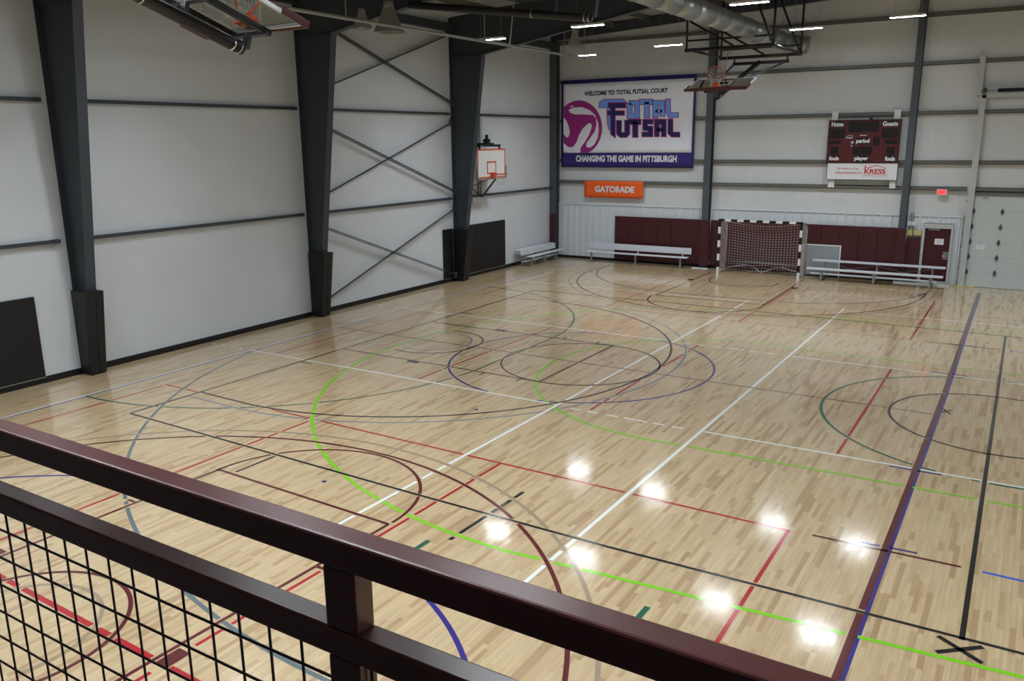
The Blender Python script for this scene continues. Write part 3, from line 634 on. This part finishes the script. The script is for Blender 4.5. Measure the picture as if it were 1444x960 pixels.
def horn(loc, rz, label, s=1.0):
    x, y, z = loc; t = thing('horn_speaker', label, 'loudspeaker', (x, y, z), 'grey horn loudspeakers')
    c_, s_ = math.cos(rz), math.sin(rz); R2 = lambda a, b, c: (x+(a*c_-b*s_)*s, y+(a*s_+b*c_)*s, z+c*s)
    prof = [(.30,0),(.22,.18),(.15,.34),(.11,.5)]
    for k in range(4):
        m = MB(); vs = []
        for r, zz in prof:
            for q in (k, k+1):
                a = math.pi/2*q+math.pi/4; vs.append(R2(r*1.2*math.cos(a), r*1.2*math.sin(a), zz))
        m.add(vs, [(0,1,3,2),(2,3,5,4),(4,5,7,6)]); o = m.build('horn_side', 'horn_grey', t)
        sm = o.modifiers.new('th', 'SOLIDIFY'); sm.thickness = .012
    MB().tube(R2(0,0,.48), R2(0,0,.62), .11*s, 12).build('driver', 'horn_grey', t, True)
    top = roof_z(x)-.2
    MB().tube(R2(0,0,.62), (x,y,top), .015, 6).build('hanger', 'steel', t)
horn((-13.75,16.5,7.53), .3, 'large grey flared horn loudspeaker hanging near the middle steel frame', 1.15)
horn((-13.95,15.75,7.56), 1.2, 'smaller grey horn loudspeaker left of the large horn', .7)
horn((-12.6,24.0,7.75), .4, 'grey flared horn loudspeaker hanging beside the lamp near the corner', .85)
# ------------------------------------------------------------------ lamps
def lampz(x): return 7.8+.043*(min(abs(-13.95), 13.95)-abs(x))
lamp_names = {(-13.95,21.3):'lit linear lamp hanging before the farthest steel frame', (-10.8,21.3):'lit linear lamp hanging above the large banner nearest the ceiling', (-13.95,27.2):'lit linear lamp hanging at the top left corner of the large banner',
 (-10.8,27.2):'lit linear lamp just left of the folded hoop frame', (-6.4,21.3):'lit linear lamp cut by the top edge above the duct', (-6.4,27.2):'lit linear lamp in front of the duct end right of the hoop frame', (-3.6,27.2):'lit linear lamp hanging at the wall column right of the scoreboard'}
proto = None
for y in (1.0,5.6,10.7,21.3,27.2):  # nearest row is an unseen addition that lights the top of the railing
    for x in (-13.95,-10.8,-6.4,-3.6,3.6,6.4,10.8,13.95):
        z = lampz(x); lab = lamp_names.get((x,y), 'linear ceiling lamp hanging outside the picture, nearest row added to light the railing')
        if proto is None:
            proto = thing('ceiling_lamp', lab, 'lamp', (x,y,z), 'linear ceiling lamps')
            L = .46
            MB().box(x-L,x+L,y-.075,y+.075,z,z+.012).build('diffuser', 'lamp_glow', proto)
            MB().box(x-L-.01,x+L+.01,y-.085,y+.085,z+.0125,z+.06).box(x-L-.01,x+L+.01,y-.085,y-.077,z+.004,z+.0125).box(x-L-.01,x+L+.01,y+.077,y+.085,z+.004,z+.0125).build('housing', 'white_paint', proto)
            cm = MB()
            for dx in (-.35,.35): cm.tube((x+dx,y,z+.06),(x+dx,y,roof_z(-13.95)-.22),.004,4)
            cm.build('suspension_cable', 'galv', proto)
            al = bpy.data.lights.new('lamp_beam', 'AREA'); al.shape = 'RECTANGLE'; al.size = .9; al.size_y = .14; al.energy = LAMP_POWER
            al.spread = math.radians(LAMP_SPREAD); al.color = (.87, .95, 1.0)
            lo = bpy.data.objects.new('lamp_beam', al); COL.objects.link(lo); lo.parent = proto; lo.location = (0,0,-.003)
        else:
            o = proto.copy(); COL.objects.link(o); o.location = (x,y,z); o['label'] = lab
            for chd in [k for k in bpy.data.objects if k.parent == proto]:
                k2 = chd.copy(); COL.objects.link(k2); k2.parent = o
# ------------------------------------------------------------------ balcony and railing
tag(MB().box(XL+.01, XR-.01, YB+.01, .98, 2.95, 3.15).build('floor_balcony', 'carpet'), kind='structure')
RY0, RY1 = .959, 1.010
t = thing('balcony_railing', 'dark maroon steel balcony railing with wire mesh in the foreground', 'railing', (-1, .985, 3.15))
MB().box(-6,4.5,RY0,RY1,4.2095,4.27).build('top_rail', 'rail_paint', t, bevel=.005)
MB().box(-6,4.5,RY0,RY1,4.028,4.0865).build('mid_rail', 'rail_paint', t, bevel=.005)
MB().box(-6,4.5,RY0,RY1,3.20,3.25).build('bottom_rail', 'rail_paint', t, bevel=.005)
for xp in (-4.72,-2.86,-1.01,.85,2.7):
    MB().box(xp,xp+.075,RY0+.001,RY1-.001,3.15,4.0279).box(xp,xp+.075,RY0+.001,RY1-.001,4.0866,4.2094).build('post', 'rail_paint', t, bevel=.004)
ymesh = (RY0+RY1)/2
xw = -2.19-.0902*40; proto_w = None
while xw < 4.4:
    if proto_w is None:
        proto_w = MB().tube((-2.19,ymesh,3.24),(-2.19,ymesh,4.03),.0032,6).build('mesh_wire', 'wire_paint', t, True); base = -2.19; o = proto_w
    else:
        o = proto_w.copy(); COL.objects.link(o); o.parent = t
    o.location.x = xw-base; xw += .0902
for k in range(8):
    z = 3.962-k*.0885
    MB().tube((-6,ymesh-.006,z),(4.5,ymesh-.006,z),.0032,6).build('mesh_wire', 'wire_paint', t, True)
# ------------------------------------------------------------------ maple strips of the floor
PW = .0572
rng = np.random.default_rng(3)
NV = 24
VL = np.round(rng.uniform(.25, .95, NV), 3); VT = np.where(np.arange(NV) % 5 == 0, rng.uniform(.08,.4,NV), rng.uniform(.5,.95,NV))
planks = []
nrow = int((XR-XL)/PW)
for r_ in range(nrow):
    xc = XL+PW*(r_+.5); y = YB-rng.uniform(0, 1)
    while y < YF:
        k = rng.integers(NV); planks.append((xc, y, k)); y += VL[k]
P_ = np.array([(p[0], p[1]) for p in planks]); K_ = np.array([p[2] for p in planks]); LEN = VL[K_]
cx_, cy_ = P_[:,0], P_[:,1]+LEN/2
d = np.stack([cx_, cy_, np.full(len(cx_), -CAMZ)], 1)
dep = d@np.array(fw_); uu = 722+FPX*(d@np.array(RT))/dep; vv = 480-FPX*(d@np.array(UP))/dep
vis = (dep > 1) & (uu > 0) & (uu < 1444) & (vv < 955) & (vv > 300)
area = np.where(vis, LEN/dep**3, 0)
near = set(np.argsort(-area)[:300].tolist())
def plank_mesh(L, tint):
    me = bpy.data.meshes.new('strip'); w2, g = PW/2-.0003, .0005
    me.from_pydata([(-w2,g,-.02),(w2,g,-.02),(w2,L-g,-.02),(-w2,L-g,-.02),(-w2,g,0),(w2,g,0),(w2,L-g,0),(-w2,L-g,0)], [], [(4,5,6,7),(0,1,5,4),(1,2,6,5),(2,3,7,6),(3,0,4,7)])
    at = me.attributes.new('tint', 'FLOAT', 'POINT'); at.data.foreach_set('value', [tint]*8); me.materials.append(M['maple']); return me
VM = [plank_mesh(VL[k], float(VT[k])) for k in range(NV)]
FZ = WLOC[floor.name]
for i in near:
    o = bpy.data.objects.new('floor_strip', VM[K_[i]]); COL.objects.link(o); o.parent = floor
    o.location = (P_[i,0]-FZ.x, P_[i,1]-FZ.y, -FZ.z); o.rotation_euler = (rng.normal(0,.0005), rng.normal(0,.003), 0)
rest = np.array([i for i in range(len(planks)) if i not in near])
n = len(rest); w2, g = PW/2-.0003, .0005
x0, x1 = P_[rest,0]-w2, P_[rest,0]+w2; ya = np.maximum(P_[rest,1], YB)+g; yb = np.minimum(P_[rest,1]+LEN[rest], YF)-g
V = np.zeros((n,8,3))
for q, (xx, yy, zz) in enumerate(((x0,ya,-.02),(x1,ya,-.02),(x1,yb,-.02),(x0,yb,-.02),(x0,ya,0),(x1,ya,0),(x1,yb,0),(x0,yb,0))):
    V[:,q,0] = xx-FZ.x; V[:,q,1] = yy-FZ.y; V[:,q,2] = zz-FZ.z
tl = rng.normal(0,.003,n)*w2; tp = rng.normal(0,.0004,n)*(yb-ya)/2       # strips lie slightly uneven
for q, (sx, sy) in ((4,(-1,-1)),(5,(1,-1)),(6,(1,1)),(7,(-1,1))): V[:,q,2] += tl*sx+tp*sy
F = (np.arange(n)[:,None,None]*8+np.array([(4,5,6,7),(0,1,5,4),(1,2,6,5),(2,3,7,6),(3,0,4,7)])[None]).reshape(-1,4)
me = bpy.data.meshes.new('floor_strips'); me.vertices.add(n*8); me.vertices.foreach_set('co', V.ravel())
me.loops.add(F.size); me.loops.foreach_set('vertex_index', F.ravel().astype(np.int32))
me.polygons.add(len(F)); me.polygons.foreach_set('loop_start', (np.arange(len(F))*4).astype(np.int32)); me.update(calc_edges=True); me.validate(); me.shade_flat()
at = me.attributes.new('tint', 'FLOAT', 'POINT'); at.data.foreach_set('value', np.repeat(np.clip(VT[K_[rest]]+rng.normal(0,.05,n),0,1), 8).astype(np.float32))
me.materials.append(M['maple'])
o = bpy.data.objects.new('floor_strips', me); COL.objects.link(o); o.parent = floor; o['kind'] = 'stuff'
# ------------------------------------------------------------------ painted court lines
M['l_stub'] = M['l_black']
PRI = {'l_stub':9.5,'l_black':0,'l_maroon':1,'l_tan':2,'l_white':3,'l_lime':4,'l_indigo':5,'l_grey':6,'l_slate':6,'l_dgreen':7,'l_blue':8,'l_red':9}
MK = []
def ln(c, x0, y0, x1, y1, w=.05, halo=True): MK.append(dict(t='l', c=c, a=(x0,y0), b=(x1,y1), w=w, halo=halo))
def arc(c, cx, cy, r, a0, a1, w=.05, halo=True): MK.append(dict(t='a', c=c, a=(cx,cy), r=r, a0=a0, a1=a1, w=w, halo=halo))
# side line of the white courts with its indigo edge
ln('l_white',-15.86,1.5,-15.83,21.0); ln('l_white',-15.83,21.0,-15.62,29.9); ln('l_indigo',-15.81,1.5,-15.78,21.0,.04,False); ln('l_indigo',-15.78,21.0,-15.57,29.9,.04,False)
ln('l_white',-7.34,7.2,-7.13,25.5,.055); ln('l_white',-4.44,7.2,-4.33,25.5,.055)
ln('l_white',-15.83,13.24,-7.3,13.24); ln('l_white',-4.35,13.21,6,13.3); ln('l_white',-15.8,19.2,-7.25,19.17); ln('l_white',-4.3,19.13,6,19.22)
ln('l_white',-15.7,25.18,-7.13,25.22); ln('l_white',-4.33,25.17,6,25.1); ln('l_white',-15.85,7.2,-7.34,7.2); ln('l_white',-4.44,7.2,6,7.2)
for yy in (13.18, 19.15):
    for a, b_ in ((-6.95,-6.75),(-6.59,-6.38),(-6.2,-5.98),(-5.85,-5.64),(-5.62,-5.41),(-5.28,-5.07),(-4.93,-4.72)): ln('l_white',a,yy,b_,yy)
    for a in (-17.26,-16.92,-16.54,-16.27): ln('l_white',a,yy+.05,a+.13,yy+.05)
# black cross court
ln('l_black',-14.01,8.75,-13.92,23.72); ln('l_black',-14.01,8.74,-7,8.6); ln('l_black',-7,8.6,-4,8.58); ln('l_black',-4,8.58,6,8.8)
ln('l_black',-13.92,23.72,-9,23.86,.045); ln('l_black',-9,23.86,6,23.75,.045); ln('l_black',-.15,23.74,-.08,8.63,.055)
ln('l_black',-13.97,14.47,-8.35,14.42,.045); ln('l_black',-13.93,18.02,-8.35,18.04,.045); ln('l_black',-8.36,14.44,-8.34,18.03)
arc('l_black',-8.32,16.21,1.8,0,360,.045); arc('l_black',-12.58,16.27,6.0,-90,90); ln('l_black',-14.0,10.32,-12.58,10.27); ln('l_black',-13.95,22.24,-12.58,22.27)
arc('l_grey',-12.55,16.29,6.31,-90,90); ln('l_grey',-13.98,10.02,-12.55,9.98); ln('l_grey',-13.95,22.56,-12.55,22.6)
arc('l_black',-12.45,16.22,1.21,-106,104); arc('l_grey',-12.45,16.23,.92,-111,111)
ln('l_black',-11.86,14.36,-11.52,14.36,.13); ln('l_black',-11.86,18.1,-11.52,18.1,.13)
for xx in (-10.7,-9.75,-8.8): ln('l_black',xx,14.22,xx,14.42,.045); ln('l_black',xx,18.04,xx,18.24,.045)
ln('l_black',-13.95,13.05,-13.6,13.05,.045); ln('l_black',-13.93,19.5,-13.6,19.5,.045)
arc('l_black',-.07,16.22,1.73,0,360)
ln('l_black',-.29,8.58,.12,8.3,.06); ln('l_black',-.28,8.27,.11,8.6,.06)
ln('l_stub',-5.8,7.72,-5.75,9.46,.06); ln('l_stub',-9.97,7.83,-9.95,8.6,.05)
# maroon main court, near and far ends
arc('l_maroon',-8.57,3.74,5.82,0,180,.055); ln('l_maroon',-14.39,1.6,-14.39,3.74); ln('l_maroon',-2.75,1.6,-2.75,3.74)
arc('l_tan',-8.56,3.75,6.11,0,180,.055); ln('l_tan',-14.67,1.6,-14.67,3.75); ln('l_tan',-2.45,1.6,-2.45,3.75)
ln('l_maroon',-10.3,7.76,-6.76,7.66); ln('l_maroon',-10.38,1.6,-10.28,7.76); ln('l_maroon',-6.88,1.6,-6.76,7.66); arc('l_maroon',-8.52,7.72,1.77,0,180)
arc('l_maroon',-8.63,3.71,1.19,-20,200); arc('l_tan',-8.63,3.69,.92,-22,202)
ln('l_maroon',-6.69,4.15,-6.69,4.44,.18); ln('l_maroon',-10.48,4.3,-10.48,4.62,.18)
for yy in (5.5,6.35): ln('l_maroon',-6.76,yy,-6.6,yy); ln('l_maroon',-10.5,yy,-10.34,yy)
arc('l_maroon',-8.36,28.76,5.82,180,360); ln('l_maroon',-14.18,28.76,-14.12,30.2); ln('l_maroon',-2.54,28.76,-2.5,30.2)
arc('l_tan',-8.4,28.8,6.09,180,360); ln('l_tan',-14.49,28.8,-14.44,30.2); ln('l_tan',-2.31,28.8,-2.27,30.2)
ln('l_maroon',-10.0,30.3,-10.02,24.85); ln('l_maroon',-6.56,30.3,-6.55,24.8); ln('l_maroon',-10.02,24.85,-6.55,24.95,.045); arc('l_maroon',-8.31,24.75,1.79,180,360)
arc('l_maroon',-8.34,28.9,1.19,170,370,.045); arc('l_tan',-8.34,28.9,.92,170,370,.04)
ln('l_maroon',-6.45,28.15,-6.45,28.45,.18); ln('l_maroon',-10.1,28.15,-10.1,28.45,.18)
ln('l_maroon',-15.72,16.22,-1.07,16.2,.035); ln('l_maroon',-1.045,4.5,-1.02,17.4,.075); ln('l_maroon',-1.02,17.4,-1.1,30.2,.075); ln('l_indigo',-.985,4.5,-.965,17.4,.045,False); ln('l_indigo',-.965,17.4,-1.04,30.2,.045,False)
ln('l_maroon',-.95,16.66,-.8,16.34,.04); ln('l_maroon',-.95,16.37,-.8,16.64,.04)
ln('l_maroon',-1.88,10.2,-.2,10.26,.045); ln('l_maroon',-1.88,22.2,-.24,22.17,.045)
# indigo
arc('l_indigo',-8.33,16.22,2.99,0,360); ln('l_indigo',-1.31,10.32,-.68,10.36,.045); ln('l_indigo',-1.39,13.16,-.67,13.18,.05,False); ln('l_indigo',-1.4,19.27,-.7,19.28,.05,False)
ln('l_indigo',-1.31,22.26,-.68,22.24,.04); ln('l_indigo',-1.01,26.1,-.28,26.1,.04)
arc('l_indigo',-9.82,29.84,4.29,180,270); ln('l_indigo',-9.82,25.55,-6.83,25.58,.045); arc('l_indigo',-6.83,29.87,4.29,270,360)
arc('l_indigo',-9.9,2.55,4.45,90,180); ln('l_indigo',-9.9,7.0,-7.1,7.0); arc('l_indigo',-7.15,2.6,4.33,0,90,.06)
# slate arc, lime arcs, dark green
arc('l_slate',-4.95,15.93,11.1,192,285,.055)
arc('l_lime',-5.04,15.86,8.02,90,270,.06); ln('l_lime',-5.04,7.84,.46,8.26,.06); ln('l_lime',.46,8.26,6,8.7,.06); ln('l_lime',-5.04,23.88,6,24.5,.05)
arc('l_lime',-5.02,16.23,3.87,90,270,.055); ln('l_lime',-5.02,12.36,-4.4,12.4,.055); ln('l_lime',-4.4,12.4,6,12.6,.055); ln('l_lime',-5.02,20.1,-4.4,19.9,.05); ln('l_lime',-4.4,19.9,6,19.98,.05)
arc('l_dgreen',-15.83,14.75,5.8,-90,0); ln('l_dgreen',-10.03,14.75,-10.03,17.75); arc('l_dgreen',-15.83,17.75,5.8,0,90); arc('l_dgreen',.05,16.2,3.02,0,360,.055)
ln('l_dgreen',-6.02,7.57,-6.03,6.9,.07); ln('l_dgreen',-3.03,7.57,-3.04,6.9,.07)
# red courts
ln('l_red',-15.1,10.3,-2.2,10.17); ln('l_red',-15.03,22.24,-2.16,22.24,.04); ln('l_red',-15.2,4.36,-2.2,4.1,.07); ln('l_red',-15.0,28.1,-2.2,28.1,.03)
for xa, xb_ in ((-15.09,-15.03),(-10.8,-10.58),(-6.67,-6.48),(-2.18,-2.16)):
    f_ = lambda y: xa+(xb_-xa)*(y-5)/20
    ln('l_red',f_(2),2,f_(10.2),10.2); ln('l_red',f_(13.29),13.29,f_(19.1),19.1); ln('l_red',f_(22.24),22.24,f_(28.1),28.1)
ln('l_blue',.02,10.26,1.5,10.26); ln('l_blue',-.03,22.13,1.5,22.13); ln('l_blue',-.04,26.0,1.5,26.0)
for xx, yy in ((-8.52,8.26),(-8.46,12.22),(-8.38,20.29),(-8.35,24.2)): arc('l_indigo',xx,yy,.022,0,360,.044)
def dist(mk, p):
    a = np.array(mk['a'])
    if mk['t'] == 'l':
        b_ = np.array(mk['b']); ab = b_-a; tt = np.clip(((p-a)@ab)/(ab@ab), 0, 1); return np.hypot(*(p-(a+tt[:,None]*ab)).T)
    q = p-a; rr = np.hypot(q[:,0], q[:,1]); an = np.degrees(np.arctan2(q[:,1], q[:,0]))
    k = (an-mk['a0']) % 360 <= (mk['a1']-mk['a0'])
    return np.where(k, np.abs(rr-mk['r']), 9)
for mi, mk in enumerate(MK):
    if mk['t'] == 'l':
        a, b_ = np.array(mk['a']), np.array(mk['b']); L = np.hypot(*(b_-a)); ns = max(1, int(L/.03)); tt = np.linspace(0,1,ns+1)
        C = a+(b_-a)*tt[:,None]; nv = np.tile(np.array([-(b_-a)[1], (b_-a)[0]])/L, (ns+1,1))
    else:
        L = mk['r']*math.radians(mk['a1']-mk['a0']); ns = max(16, int(L/.03)); an = np.radians(np.linspace(mk['a0'], mk['a1'], ns+1))
        nv = np.stack([np.cos(an), np.sin(an)], 1); C = np.array(mk['a'])+nv*mk['r']
    keep = np.ones(ns, bool); mid = (C[:-1]+C[1:])/2
    if mk['halo']:
        for ot in MK:
            if PRI[ot['c']] < PRI[mk['c']] and ot['halo']: keep &= dist(ot, mid) > ot['w']/2+.022
    vs, fs = [], []; z = .0009+.00018*(10-PRI[mk['c']]); i = 0
    while i < ns:
        if not keep[i]: i += 1; continue
        j = i
        while j < ns and keep[j]: j += 1
        idx = [i, j] if mk['t'] == 'l' else sorted(set(list(range(i, j, 3))+[j]))
        n0 = len(vs)
        for q in idx:
            for s_ in (-1, 1): e = C[q]+nv[q]*s_*mk['w']/2; vs.append((e[0], e[1], z))
        for q in range(len(idx)-1): fs.append((n0+2*q, n0+2*q+1, n0+2*q+3, n0+2*q+2))
        i = j
    if not fs: continue
    m_ = MB(); m_.v = vs; m_.f = fs
    o = m_.build('court_line', mk['c'], floor)
    me = o.data
    if sum(p.normal.z for p in me.polygons) < 0: me.flip_normals()
